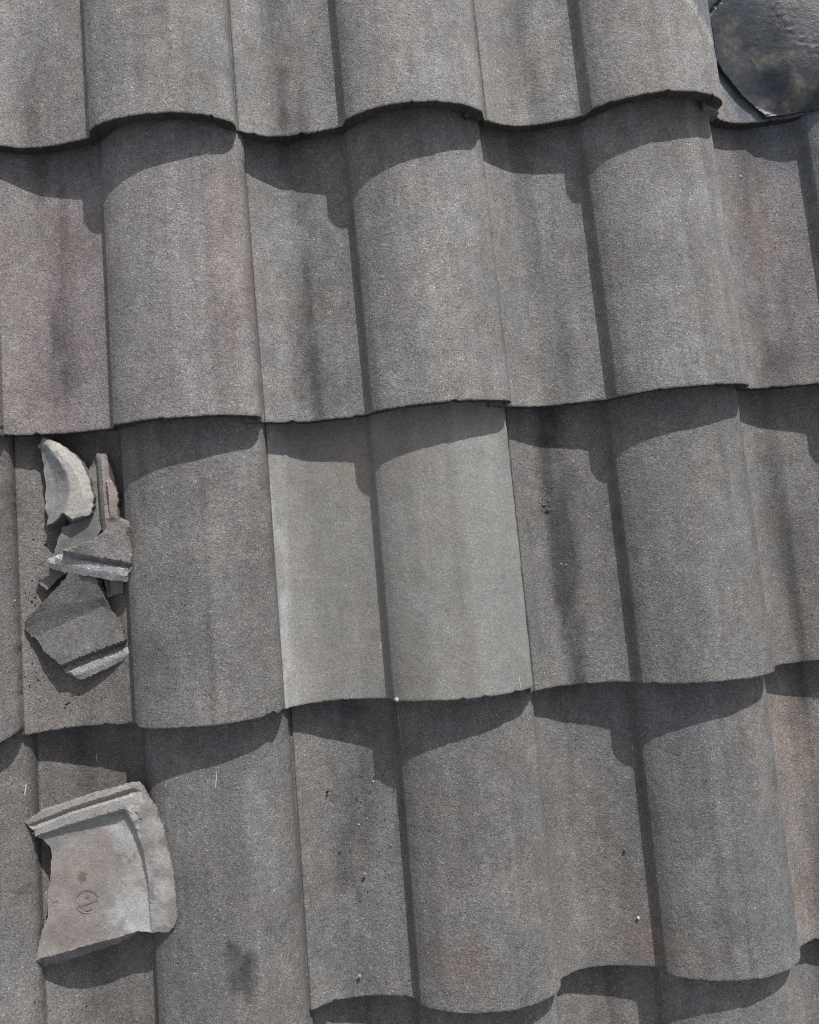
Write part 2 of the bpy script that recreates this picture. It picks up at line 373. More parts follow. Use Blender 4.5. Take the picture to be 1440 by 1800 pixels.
def paint_extra(cols, X, Y, n, v):
    """grey sealant paint brushed over the tile beside the flashing, with a pale dusty rim"""
    d = X - polyx(PAINT, Y) + (fbm(X * 120, Y * 120, 5, 4) - .5) * .018
    k = sstep(0, .004, d)[:, None]
    body = np.array([.165, .178, .198])[None] * (1 + (fbm(X * 40, Y * 40, 6, 4) - .5) * .4)[:, None]
    rim = (np.exp(-((d + .002) / .005) ** 2) * sstep(.3, .6, fbm(X * 90, Y * 90, 8, 3)))[:, None]
    up = sstep(-.02, .05, Y)[:, None]
    q = (np.arange(len(X)) < n)[:, None]; k = k * q; rim = rim * q
    cols[:] = cols * (1 - k) + body * k
    cols[:] = cols * (1 - rim * up * .8) + np.array([.40, .40, .40]) * rim * up * .8
SP = [pxr(x, y, .01, 1) for x, y in ((1300,225),(1315,262),(1350,290),(1380,310),(1415,335),(1445,338))]
def spill_extra(cols, X, Y, n, v):
    """grey sealant run-off below the nose on the next course"""
    xs_ = np.array([q.x for q in SP]); ys_ = np.array([q.y for q in SP])
    lim = np.interp(X, xs_, ys_)
    d = Y - lim + (fbm(X * 90, Y * 90, 15, 4) - .5) * .03
    k = (sstep(-.006, .010, d) * sstep(xs_[0] - .004, xs_[0] + .012, X) * (np.arange(len(X)) < n))[:, None] * .85
    body = np.array([.17, .182, .205])[None] * (1 + (fbm(X * 40, Y * 40, 16, 4) - .5) * .4)[:, None]
    cols[:] = cols * (1 - k) + body * k

TILES = [
 (0,0,'light grey tile with a pinkish pan at the upper left corner of the photo', dict(v=1.16, pv=.55, ph=.15)),
 (0,1,'lavender grey tile in the top course with a black streak down its pan', dict(v=1.21, pv=.1, ph=.3, dirt=.38, cool=.3)),
 (0,2,'pale grey tile in the top course just left of the dark sealed flashing', dict(v=1.21, pv=.2, ph=.2)),
 (0,3,'cut tile smeared with blue grey sealant, its end under the dark flashing', dict(v=1.08, pv=.6, chips=2)),
 (1,-1,'sliver of tile at the left edge of the photo in the second course', dict(v=1.00, pv=.4)),
 (1,0,'mauve pink tinted tile in the second course, left of the others, above the broken pieces', dict(v=1.10, pv=1.5, ph=.7, dirt=.34)),
 (1,1,'grey tile in the second course directly above the smooth pale replacement tile', dict(v=1.09, pv=.05, ph=.1, dirt=.40)),
 (1,2,'greenish grey tile in the second course below the crack of the flashing', dict(v=1.10, pv=.0, ph=.1, dirt=.30)),
 (1,3,'pinkish brown tile with sealant run-off under the cut tile at the right edge', dict(v=1.02, pv=1.1, ph=.3)),
 (2,-1,'tile with a broken lower corner at the left edge beside the pile of shards', dict(v=0.83, pv=.7, ph=.5, corner=[(.276, .014)])),
 (2,0,'dark mottled tile in the third course carrying the pile of broken shards in its pan', dict(v=0.87, pv=.9, ph=.35, mot=.3, dirt=.12, chip=[(.128,.004,.004),(.285,.006,.003)], corner=[(.292,.006)])),
 (2,1,'smooth pale replacement tile with whitish edges, the lightest tile of the roof', dict(v=1.07, chips=4)),
 (2,2,'dark grey tile with black lichen stains just right of the pale replacement tile', dict(v=0.89, pv=.15, ph=.1, dirt=.5)),
 (2,3,'grey tile at the right edge in the third course with a thin dark streak', dict(v=0.91, pv=.5, ph=.2)),
 (3,-1,'grey tile at the left edge in the fourth course with white scratch marks', dict(v=0.86, pv=.3, ph=.2)),
 (3,0,'tile carrying the single large shard, with a black blotch low on its roll', dict(v=0.86, pv=.75, ph=.1, dirt=.2)),
 (3,1,'grey tile in the fourth course directly below the pale replacement tile', dict(v=0.88, pv=.15, ph=.15, dirt=.34)),
 (3,2,'tile in the fourth course with a brownish pan and purple grey roll', dict(v=0.88, pv=.8, ph=.3, cool=.7, dirt=.3)),
 (3,3,'pinkish tan tile at the right edge in the fourth course', dict(v=0.96, pv=1.2, ph=.3)),
 (4,-1,'lowest tile at the bottom left corner of the photo', dict(v=.84, pv=.2)),
 (4,0,'lowest tile partly hidden below the tile with the black blotch', dict(v=.84, pv=.3)),
 (4,1,'lowest tile mostly in shade at the bottom centre of the photo', dict(v=.90, pv=.3)),
 (4,2,'lowest sunlit tile at the bottom right, below the brownish pan', dict(v=.92, pv=.5)),
 (4,3,'lowest tile at the bottom right corner of the photo', dict(v=.92, pv=.5)),
]
TO = {}
for r, c, lab, p in TILES:
    kw = {}; p['row'] = r
    if (r, c) == (2, 1): kw = dict(mat=M_NEW, extra=new_tile_extra)
    if (r, c) == (0, 3): kw = dict(cut=.124, extra=paint_extra); p['dz'] = -.010; p['roll'] = -.02; p['uz'] = .009; p['ut'] = .022
    if (r, c) == (0, 2): kw = dict(extra=paint_extra)
    if (r, c) == (1, 3): kw = dict(extra=spill_extra)
    TO[r, c] = build_tile(r, c, lab, p, **kw)

# ------------------------------------------------------------------ setting: rest of the roof, house, ground
def strip_row(row, x0, x1):
    """one course of the surrounding roof, as wide as asked"""
    us = np.arange(round(x0 / W * 50), round(x1 / W * 50) + 1) / 50.0
    V = []; 
    fr = us % 1.0
    z = prof(fr)
    for y, dzz in ((0, -.0135), (0, 0), (L + .05, 0)):
        V.append(np.stack([us * W, np.full_like(us, y - row * L), z + H - SL * y + dzz], 1))
    return V
rv, rf, rc = [], [], []
def add_strip(row, x0, x1):
    V = strip_row(row, x0, x1); n = len(V[0]); b = len(rv)
    for a in V:
        rv.extend(a.tolist())
    for j in range(2):
        for i in range(n - 1):
            rf.append((b + j * n + i, b + j * n + i + 1, b + (j + 1) * n + i + 1, b + (j + 1) * n + i))
for row in range(-8, 13):
    if 0 <= row <= 4:
        add_strip(row, -9 * W, (-1 if row else 0) * W - .002)
        add_strip(row, (4 if row else 5) * W + .002, 12 * W)
    else: add_strip(row, -9 * W, 12 * W)
rva = np.array(rv)
rcol = tile_colour((rva[:, 0] / W % 1.0) * W, rva[:, 1] * 0 + .1, rva[:, 0], rva[:, 1], 3, {})
ro = mesh_obj('roof', rva, rf, [M_TILE], rcol); tag(ro, kind='structure')
def box_obj(name, x0, x1, y0, y1, z0, z1, m, world_frame=False):
    v = [(x, y, z) for z in (z0, z1) for y in (y0, y1) for x in (x0, x1)]
    f = [(0, 2, 3, 1), (4, 5, 7, 6), (0, 1, 5, 4), (2, 6, 7, 3), (0, 4, 6, 2), (1, 3, 7, 5)]
    o = mesh_obj(name, v, f, [m], smooth=False)
    if world_frame: o.matrix_world = Matrix.Identity(4)
    return o
def plain(name, col, rough=.9, ns=8):
    m = bpy.data.materials.new(name); m.use_nodes = True; nt = m.node_tree
    n = nt.nodes.new('ShaderNodeTexNoise'); n.inputs['Scale'].default_value = ns; n.inputs['Detail'].default_value = 6
    r = nt.nodes.new('ShaderNodeValToRGB'); r.color_ramp.elements[0].color = (*[c * .7 for c in col], 1); r.color_ramp.elements[1].color = (*[min(1, c * 1.25) for c in col], 1)
    nt.links.new(n.outputs['Fac'], r.inputs[0]); nt.links.new(r.outputs[0], nt.nodes['Principled BSDF'].inputs['Base Color'])
    nt.nodes['Principled BSDF'].inputs['Roughness'].default_value = rough
    return m
deck = box_obj('roof_deck', -9 * W, 12 * W, -4.25, 3.1, -.09, -.045, plain('deck_wood', (.12, .10, .08)))
tag(deck, kind='structure')
wall = box_obj('wall', -2.5, 3.4, -3.2, 2.6, -4.6, -1.62, plain('render_wall', (.45, .43, .40)), True); tag(wall, kind='structure')
gr = box_obj('ground', -400, 400, -400, 400, -4.7, -4.6, plain('ground_grass', (.06, .08, .035), ns=.6), True); tag(gr, kind='structure')

# ------------------------------------------------------------------ flashing
def resample(pts, step):
    out = []
    for a, b in zip(pts, pts[1:] + pts[:1]):
        n = max(1, int((Vector(b[:2]) - Vector(a[:2])).length / step))
        for i in range(n):
            t = i / n; out.append(tuple(a[k] + (b[k] - a[k]) * t for k in range(len(a))))
    return out
def inside(px_, py_, poly):
    x, y = px_, py_; c = np.zeros(x.shape, bool); n = len(poly)
    for i in range(n):
        x1, y1 = poly[i][:2]; x2, y2 = poly[(i + 1) % n][:2]
        if y1 == y2: continue
        k = ((y1 > y) != (y2 > y)) & (x < (x2 - x1) * (y - y1) / (y2 - y1) + x1)
        c ^= k
    return c
def interp_tri(ctrl, tris, X, Y, k=3):
    """linear interpolation of ctrl[:,2:] over its triangulation"""
    ctrl = np.array(ctrl, float); out = np.zeros((len(X), ctrl.shape[1] - 2)); best = np.full(len(X), -1e9)
    for t in tris:
        a, b, c = ctrl[t[0]], ctrl[t[1]], ctrl[t[2]]
        det = (b[1] - c[1]) * (a[0] - c[0]) + (c[0] - b[0]) * (a[1] - c[1])
        if abs(det) < 1e-12: continue
        w0 = ((b[1] - c[1]) * (X - c[0]) + (c[0] - b[0]) * (Y - c[1])) / det
        w1 = ((c[1] - a[1]) * (X - c[0]) + (a[0] - c[0]) * (Y - c[1])) / det
        w2 = 1 - w0 - w1; m = np.minimum(np.minimum(w0, w1), w2); s = m > best
        wc = np.clip(np.stack([w0, w1, w2], 1), 0, 1); wc /= wc.sum(1, keepdims=True)
        val = wc @ np.stack([a[2:], b[2:], c[2:]])
        out[s] = val[s]; best[s] = m[s]
    return out

def slab(name, outline, lines, thick, mats, colfn, step=.0014, jit=.0007, rough=.0010, seed=1, grid=.0022, fine=.00012, parent=None, edge_mat=1, flat_bottom=None, zfn=None, zx=None):
    """a broken slab: outline [(X,Y,Z,flare)], inner feature lines [[(X,Y,Z)..]], all in the roof frame.
    Top follows the given heights, bottom lies `thick` below, sides are crumbly fracture faces."""
    ol = resample([tuple(q) for q in outline], step)
    n = len(ol); arr = np.array(ol)
    # crumbly outline
    tx = np.roll(arr[:, 0], -1) - np.roll(arr[:, 0], 1); ty = np.roll(arr[:, 1], -1) - np.roll(arr[:, 1], 1)
    ln = np.hypot(tx, ty) + 1e-9; area = np.sum(arr[:, 0] * np.roll(arr[:, 1], -1) - np.roll(arr[:, 0], -1) * arr[:, 1])
    sgn = 1 if area > 0 else -1
    nxv, nyv = sgn * ty / ln, -sgn * tx / ln
    s = np.cumsum(np.hypot(arr[:, 0] - np.roll(arr[:, 0], 1), arr[:, 1] - np.roll(arr[:, 1], 1)))
    j = (fbm(s * 260, s * 0, seed, 3) - .5) * 2 * jit * 1.6 + (fbm(s * 70, s * 0, seed + 1, 2) - .5) * 2 * jit * 1.3
    bx, by = arr[:, 0] + nxv * j, arr[:, 1] + nyv * j
    ctrl = [(x, y, z) for x, y, z in zip(bx, by, arr[:, 2])]
    cons = [(i, (i + 1) % n) for i in range(n)]
    for ln_ in lines:
        for a, b in zip(ln_[:-1], ln_[1:]):
            m_ = max(1, int((Vector(b[:2]) - Vector(a[:2])).length / .004))
            for i in range(m_ + (1 if b is ln_[-1] else 0)):
                t = i / m_; ctrl.append(tuple(a[k] + (b[k] - a[k]) * t for k in range(3)))
    r = delaunay_2d_cdt([Vector(c[:2]) for c in ctrl], cons, [], 1, 1e-7)
    cx = np.array([[v[0], v[1]] for v in r[0]]); zz = np.array([ctrl[o[0]][2] if o else 0 for o in r[3]])
    base = np.column_stack([cx, zz]); tris = r[2]
    gx = np.arange(bx.min(), bx.max(), grid); gy = np.arange(by.min(), by.max(), grid)
    GX, GY = np.meshgrid(gx, gy); GX = GX.ravel(); GY = GY.ravel()
    rs = np.random.RandomState(seed); GX = GX + rs.uniform(-.3, .3, GX.shape) * grid; GY = GY + rs.uniform(-.3, .3, GY.shape) * grid
    poly = list(zip(bx, by)); k = inside(GX, GY, poly)
    GX, GY = GX[k], GY[k]
    dmin = np.full(len(GX), 1e9)
    for i in range(n): dmin = np.minimum(dmin, (GX - bx[i]) ** 2 + (GY - by[i]) ** 2)
    k = dmin > (grid * .45) ** 2; GX, GY = GX[k], GY[k]
    GZ = interp_tri(base, tris, GX, GY)[:, 0] if zfn is None else zfn(GX, GY)
    allp = [Vector((x, y)) for x, y in zip(bx, by)] + [Vector(c[:2]) for c in ctrl[n:]] + [Vector((x, y)) for x, y in zip(GX, GY)]
    allz = np.concatenate([arr[:, 2], [c[2] for c in ctrl[n:]], GZ])
    r = delaunay_2d_cdt(allp, cons, [], 1, 1e-7)
    vx = np.array([[v[0], v[1]] for v in r[0]]); vz = np.array([allz[o[0]] if o else 0 for o in r[3]])
    if zfn is not None: vz = zfn(vx[:, 0], vx[:, 1])
    if zx is not None: vz = vz + zx(vx[:, 0], vx[:, 1])
    newid = {}
    for i, o in enumerate(r[3]):
        for q in o: newid[q] = i
    bid = [newid[i] for i in range(n)]
    vz = vz + (fbm(vx[:, 0] * 420, vx[:, 1] * 420, seed + 2, 3) - .5) * 2 * fine + (fbm(vx[:, 0] * 90, vx[:, 1] * 90, seed + 3, 3) - .5) * 2 * fine
    top = np.column_stack([vx, vz]); nt_ = len(top)
    V = [top]; F = [tuple(f) for f in r[2]]; mi = [0] * len(F)
    prev = bid; lv = 5; off = nt_
    bt = (arr[:, 2] - thick) if flat_bottom is None else np.minimum(arr[:, 2] - .002, flat_bottom(arr[:, 0], arr[:, 1]))
    for q in range(1, lv + 1):
        t = q / lv
        e = (fbm(s * 330, s * 0 + q * 3.7, seed + 5, 3) - .5) * 2 * rough * (1 if q < lv else .5) * np.clip(arr[:, 3] / .006, .15, 1)
        fl = arr[:, 3] * t + e + (.0004 if q == 1 else 0)
        ring = np.column_stack([bx + nxv * fl, by + nyv * fl, top[bid, 2] * (1 - t) + bt * t])
        V.append(ring); cur = list(range(off, off + n)); off += n
        for i in range(n):
            k2 = (i + 1) % n
            F.append((prev[i], cur[i], cur[k2], prev[k2]) if sgn > 0 else (prev[i], prev[k2], cur[k2], cur[i])); mi.append(edge_mat)
        prev = cur
    F.append(tuple(reversed(prev)) if sgn > 0 else tuple(prev)); mi.append(edge_mat)
    V = np.concatenate(V)
    side = np.zeros(len(V), bool); side[nt_:] = True
    cols = colfn(V[:, 0], V[:, 1], V[:, 2], side)
    org = Vector((float(arr[:, 0].mean()), float(arr[:, 1].mean()), float(bt.min())))
    o = mesh_obj(name, V - np.array(org), F, mats, cols, Matrix.Translation(org), parent=parent, midx=mi)
    me = o.data; me.polygons.foreach_set('use_smooth', [True] * len(mi)); me.set_sharp_from_angle(angle=math.radians(24))
    return o

fo = []
for q in CRACKP[:-1]: fo.append((q.x, q.y))
fo = [f for f in fo if f[1] > .004]
fo += [(.9 + .262 * W, .003), (.9 + .33 * W, .001), (.9 + .41 * W, .0005), (.9 + .5 * W, -.001), (.9 + .75 * W, -.002), (.9 + 1.0 * W, .0), (.9 + 1.6 * W, .0), (.9 + 1.6 * W, .32), (fo[0][0], .32)]
def flash_col(X, Y, Z, side):
    c = np.array([.032, .039, .053])[None] * (1 + (fbm(X * 25, Y * 25, 31, 4) - .5) * .9)[:, None]
    k = np.zeros_like(X)
    for bx_, by_, r1, r2, a in ((1300,55,.016,.030,.55),(1370,90,.026,.010,.75),(1408,155,.020,.020,.85),(1375,160,.014,.014,.6),(1330,90,.02,.02,.3)):
        q = pxr(bx_, by_, .03, 0)
        d = np.sqrt(((X - q.x) / r1) ** 2 + ((Y - q.y) / r2) ** 2) + (fbm(X * 120, Y * 60, 33, 4) - .5) * 1.5
        k = np.maximum(k, a * (1 - sstep(.3, 1.3, d)))
    k = k * (.5 + .5 * sstep(.35, .65, fbm(X * 260, Y * 160, 34, 3)))
    c = c * (1 - k[:, None]) + np.array([.20, .175, .145]) * k[:, None]
    r = (sstep(.53, .60, fbm(X * 200, Y * 200, 37, 3)) * .35)[:, None]
    return c * (1 - r)
flo = [(x, y, float(flash_z(np.array([x]), np.array([y]))[0]), 0.0) for x, y in fo]
# heights must follow the surface: dense feature points
lines = []
# densify outline so its height follows too
def dens(pl, st=.006):
    out = []
    for a, b in zip(pl, pl[1:] + pl[:1]):
        m_ = max(1, int(math.hypot(b[0] - a[0], b[1] - a[1]) / st))
        for i in range(m_):
            x = a[0] + (b[0] - a[0]) * i / m_; y = a[1] + (b[1] - a[1]) * i / m_
            out.append((x, y, float(flash_z(np.array([x]), np.array([y]))[0]), 0.0))
    return out
def seg_dist(X, Y, pl):
    d = np.full(X.shape, 1e9)
    for a, b in zip(pl[:-1], pl[1:]):
        vx, vy = b.x - a.x, b.y - a.y; t = np.clip(((X - a.x) * vx + (Y - a.y) * vy) / (vx * vx + vy * vy + 1e-12), 0, 1)
        d = np.minimum(d, np.hypot(X - a.x - t * vx, Y - a.y - t * vy))
    return d
CR2 = [pxf(x, y) for x, y in ((1249,22),(1256,12),(1270,-2),(1285,-30))]
WR = [pxf(x, y) for x, y in ((1340,-20),(1362,22),(1384,45),(1404,68),(1432,84),(1470,100))]
WR2 = [pxf(x, y) for x, y in ((1330,196),(1352,206),(1376,212),(1388,222))]
def flash_marks(X, Y):
    j = (fbm(X * 300, Y * 300, 3, 3) - .5) * .004
    z = -.0030 * np.exp(-((seg_dist(X, Y, CR2) + j * .3) / .0016) ** 2)
    z = z + (fbm(X * 200, Y * 200, 9, 3) - .5) * .0022 * np.exp(-(seg_dist(X, Y, WR) / .007) ** 2)
    z = z + .0022 * np.exp(-((seg_dist(X, Y, WR2) + j) / .003) ** 2)
    return z + (fbm(X * 60, Y * 60, 12, 3) - .5) * .0005
fl = slab('flashing', dens(flo), lines, .0035, [M_FLASH, M_FLASH], flash_col, step=.002, jit=.0006, rough=.0006, seed=60, grid=.0022, fine=.0002, zfn=flash_z, zx=flash_marks)
tag(fl, 'dark blue grey sealed flashing with dusty tan smears in the upper right corner', 'flashing')

# ------------------------------------------------------------------ broken shards
def S(pts, row):                                     # pixel outline -> roof frame
    out = []
    for p_ in pts:
        q = pxr(p_[0], p_[1], (p_[2] + (max(0, p_[0] - 215) * .085 if row == 3 else 0)) / 1000, row); out.append((q.x, q.y, q.z) + ((p_[3] / 1000,) if len(p_) > 3 else ()))
    return out
def O(pts, row, h=None, flare=0):
    return [(*q[:3], q[3]) if len(q) > 3 else (*q, flare / 1000) for q in S(pts, row)]
def colf(base, side, var=.35, seed=0, spots=(), row=2):
    def f(X, Y, Z, sd):
        m = fbm(X * 60, Y * 60, seed, 4); c = np.array(base)[None] * (1 + (m - .5) * var * 2)[:, None]
        for x, y, h, r, cc, a in spots:
            q = pxr(x, y, h / 1000, row); d = np.hypot(X - q.x, Y - q.y) / r + (fbm(X * 150, Y * 150, seed + 3, 4) - .5) * 1.2
            k = (a * (1 - sstep(.4, 1.2, d)))[:, None]; c = c * (1 - k) + np.array(cc) * k
        c[sd] = np.array(side)[None] * (1 + (m[sd] - .5) * var * 2)[:, None]
        return c
    return f
def strip_col(base, side, strips, seed, row, var=.3):
    """base colour plus bands of another colour below polylines given as pixel quads"""
    polys = [([(q[0], q[1]) for q in S([(a, b, h) for a, b in pl], row)], cc) for pl, h, cc in strips]
    def f(X, Y, Z, sd):
        m = fbm(X * 70, Y * 70, seed, 4); g = (1 + (m - .5) * var * 2)[:, None]
        c = np.array(base)[None] * g
        for pl, cc in polys:
            k = inside(X, Y, pl)[:, None]; c = np.where(k, np.array(cc)[None] * g, c)
        c[sd] = (np.array(side)[None] * g)[sd]
        return c
    return f
SH = 'broken pieces of tile lying in the pans'
# lower, dark piece under the others
o = slab('tile_shard', O([(69,1023,19),(86,1010,19),(90,985,19),(97,970,19),(110,928,20),(140,913,22),(166,900,22),(178,930,24),(150,975,21),(120,1003,19),(98,1022,19),(82,1037,19)],2), [],
    .012, [M_RAW, M_BREAK], colf((.19,.192,.187),(.26,.25,.235),.3,101), seed=101)
tag(o, 'flat greenish grey shard mostly hidden beneath the others, pale tip at its lower left', 'tile shard', SH)
# long narrow strip with a channel
P2h = 30
o = slab('tile_shard', O([(155,830,20),(160,818,22),(168,803,26),(171,798,28),(185,797,34),(188,806,32),(197,827,30),(202,847,32),(207,868,34),(207,902,32),(209,930,30),(214,980,26),(217,1025,22),(217,1042,20),(190,1049,20),(184,1025,20),(172,985,18),(165,940,18),(162,900,18),(158,862,18)],2),
    [S([(169,803,21),(172,850,19),(176,910,18),(186,985,18),(192,1040,18)],2), S([(170.5,803,28),(174,850,27),(178,910,26),(188,985,25),(194,1040,22)],2),
     S([(178,806,35),(181,850,35),(185,910,34),(195,985,30),(202,1040,26)],2), S([(186,815,34),(188,850,32),(190,880,30),(192,905,33)],2), S([(188,850,37),(191,880,37),(194,905,36)],2)],
    .016, [M_RAW, M_BREAK], strip_col((.26,.255,.245),(.24,.215,.205),[([(150,790),(170,795),(175,850),(180,910),(190,990),(190,1060),(150,1060)],20,(.235,.238,.225)),([(184,790),(215,790),(215,990),(190,940),(186,870)],30,(.27,.225,.215))],103,2), seed=103, rough=.002)
tag(o, 'long narrow shard with a smooth channel and crumbling pinkish edge standing upright in the pile', 'tile shard', SH)
# diamond piece
g0 = [(107,1170),(160,1149),(217,1127)]
o = slab('tile_shard', O([(43,1094,25,1),(60,1075,30,2),(85,1048,33,2),(113,1018,37),(122,1006,38),(165,1005,39),(181,1045,31),(193,1072,26),(215,1108,26,2),(218,1127,27,3),(210,1139,15,2),(226,1136,17,2),(232,1142,18),(233,1155,17),(200,1170,16.5),(142,1195,15),(128,1188,16,2),(113,1181,15,2),(107,1170,24,1),(98,1163,24,1),(76,1143,23,1),(69,1126,23,1),(55,1117,22,1),(45,1106,22,1)],2),
    [S([(108,1169,24.5),(160,1148,26),(216,1127,28)],2), S([(68,1116,22.5),(100,1102,22),(130,1089,22),(160,1076,23),(180,1065,24)],2), S([(60,1100,24.5),(85,1085,27),(115,1070,28),(150,1056,29),(174,1046,30)],2), S([(110,1173,13),(161,1152,14),(212,1133,15)],2), S([(113,1179,13),(163,1158,14),(214,1139,15)],2),
     S([(116,1183,18),(166,1161,19),(222,1139,20)],2), S([(130,1188,18.5),(180,1168,19),(229,1147,20)],2)],
    .012, [M_SHARD, M_BREAK], strip_col((.150,.147,.146),(.17,.155,.15),[([(100,1170),(111,1176),(213,1137),(240,1120),(240,1160),(142,1205),(105,1185)],15,(.33,.33,.325))],105,2), seed=105, flat_bottom=lambda X, Y: np.interp(Y, [-1, -.5], [.02, .035]) * 0 + H * (1 - (Y + 2 * L) / L) + .004)
tag(o, 'large diamond shaped shard, dark on top with a pale ridge along its lower edge', 'tile shard', SH)
# triangular piece on top with a ridged strip
o = slab('tile_shard', O([(65,992,31,1),(80,983,35,1),(112,974,40,1),(111,967,49,1),(132,962,53,1),(157,952,54,2),(180,935,55,2),(197,922,55,2),(208,914,55,2),(217,918,54,2),(222,927,53,2),(221,942,52,2),(225,960,51,2),(229,977,50,2),(229,989,49,1),(226,996,39,1),(231,997,42,1),(230,1002,42,2),(225,1010,43,3),(223,1023,40,1),(190,1019,40),(148,1012,39),(107,1004,36),(73,996,30)],2),
    [S([(113,968,50.5),(157,977,50),(228,989,49)],2), S([(113,971,40),(157,980,39),(226,992,38)],2), S([(113,974,40),(157,983,39),(225,995,38)],2), S([(100,981,42),(157,988,44),(224,1000,45)],2), S([(90,990,38.5),(150,1000,43),(222,1012,44)],2)],
    .012, [M_SHARD, M_BREAK], strip_col((.24,.225,.22),(.26,.24,.23),[([(60,992),(112,969.5),(157,978.5),(226,990.5),(240,993),(240,1030),(60,1003)],42,(.35,.355,.355))],107,2), seed=107)
tag(o, 'triangular shard on top of the pile with a long pointed pale ridge below it', 'tile shard', SH)
# crescent
o = slab('tile_shard', O([(65,786,22),(70,778,24),(76,770,27),(90,773,28),(112,784,30),(130,798,31),(140,810,31),(148,825,31),(157,843,31),(164,873,30),(163,890,30),(157,905,31,5),(143,907,33,10),(128,911,34,12),(120,906,34,12),(110,902,34,9),(100,913,28,7),(90,920,24,3),(80,924,20),(84,910,20),(80,897,20),(81,855,20),(76,818,20),(72,793,21)],2),
    [S([(83,783,30),(102,808,35),(118,835,36),(122,860,36),(118,880,35),(111,900,34)],2), S([(78,795,23),(90,825,23),(98,855,23),(98,880,23),(92,905,23)],2),
     S([(84,800,26),(98,822,28),(109,845,28.5),(110,868,28.5),(105,893,28)],2), S([(100,792,35),(125,818,37),(142,850,37),(146,880,36),(140,902,35)],2)],
    .02, [M_RAW, M_BREAK], strip_col((.27,.275,.28),(.15,.14,.135),[([(83,783),(102,808),(118,835),(122,860),(118,880),(110,903),(128,915),(165,912),(172,870),(150,820),(115,780),(88,770)],42,(.385,.375,.355))],109,2,.22), seed=109, rough=.0015, fine=.0003,
    flat_bottom=lambda X, Y: H * (1 - (Y + 2 * L) / L) + .008)
tag(o, 'crescent shaped shard with a smooth hollow face and rough beige broken side', 'tile shard', SH)
# big corner piece lying face down
K6 = 46
o = slab('tile_shard', O([(44,1445,44,0),(75,1427,46,0),(125,1410,48,0),(185,1391,50,0),(230,1379,51,0),(240,1380,51,0),(249,1387,51,0),(262,1410,51,0),(285,1455,51,0),(300,1510,50,0),(309,1577,49,0),(310,1618,49,0),(306,1631,48,1),(297,1638,47,2),(265,1639,44,3),(245,1637,43,4),(215,1645,42,10),(175,1655,41,13),(137,1667,40,14),(100,1678,39,15),(65,1687,38,14),(66,1670,38,1),(70,1652,38,0),(85,1610,38,0),(84,1572,38,0),(90,1527,38,0),(91,1500,38,0),(87,1487,39,1),(75,1475,41,2),(62,1471,45,2),(60,1460,44,2),(52,1455,43,2)],3),
    [S([(50,1449,44.5),(125,1419,48),(233,1385,51)],3), S([(51,1452,41),(125,1423,43.5),(228,1391,45.5)],3), S([(54,1455,41),(125,1427,43.5),(226,1395,45.5)],3), S([(57,1458,45.5),(126,1431,47.5),(224,1402,49.5)],3),
     S([(64,1469,46),(126,1448,47),(219,1421,49)],3), S([(68,1474,41),(127,1453,40.5),(219,1427,40)],3), S([(90,1488,39),(130,1470,38.5),(205,1447,38)],3), S([(100,1560,37.5),(150,1580,37.5),(200,1560,38)],3), S([(80,1670,38),(150,1650,39),(230,1620,40)],3),
     S([(223,1424,49.5),(239,1457,49.5),(252,1495,49),(262,1552,47.5),(267,1632,45)],3), S([(219,1428,40.5),(234,1460,40),(246,1497,40),(258,1553,41),(265,1630,43)],3),
     S([(250,1420,51),(268,1480,50.6),(280,1535,50),(284,1590,49.3),(281,1625,48)],3), S([(294,1511,50),(301,1580,49.3),(300,1620,48.5)],3)],
    .012, [M_RAW, M_BREAK], colf((.252,.230,.217),(.26,.235,.225),.30,111,((222,1468,42,.026,(.37,.38,.39),.85),(245,1600,42,.032,(.42,.425,.43),.9),(130,1640,38,.022,(.225,.19,.175),.6),(120,1510,38,.02,(.235,.20,.185),.6),(180,1480,38,.012,(.19,.17,.16),.5),(215,1560,40,.022,(.33,.33,.33),.6),(250,1530,46,.022,(.38,.38,.375),.8),(210,1415,48,.03,(.36,.355,.34),.7),(120,1440,46,.045,(.31,.31,.305),.7),(235,1410,50,.012,(.42,.41,.37),.9),(272,1450,50,.015,(.37,.365,.35),.8),(284,1500,50,.014,(.37,.36,.345),.8),(284,1560,50,.016,(.385,.38,.37),.85),(280,1615,50,.016,(.38,.375,.365),.8),(303,1560,50,.008,(.31,.28,.26),.6),(170,1500,38,.03,(.29,.26,.245),.5),(144,1543,38,.0065,(.13,.105,.085),.8)),3), seed=111, rough=.0040, fine=.00015, zx=lambda X, Y: (lambda q: (fbm(X * 260, Y * 260, 5, 4) - .55) * .0055 * np.exp(-(((X - q.x) / .011) ** 2 + ((Y - q.y) / .018) ** 2)))(pxr(238, 1432, .048, 3)))
tag(o, 'large corner shard lying face down with raised rims and a round stamped mark', 'tile shard', SH)
big = o
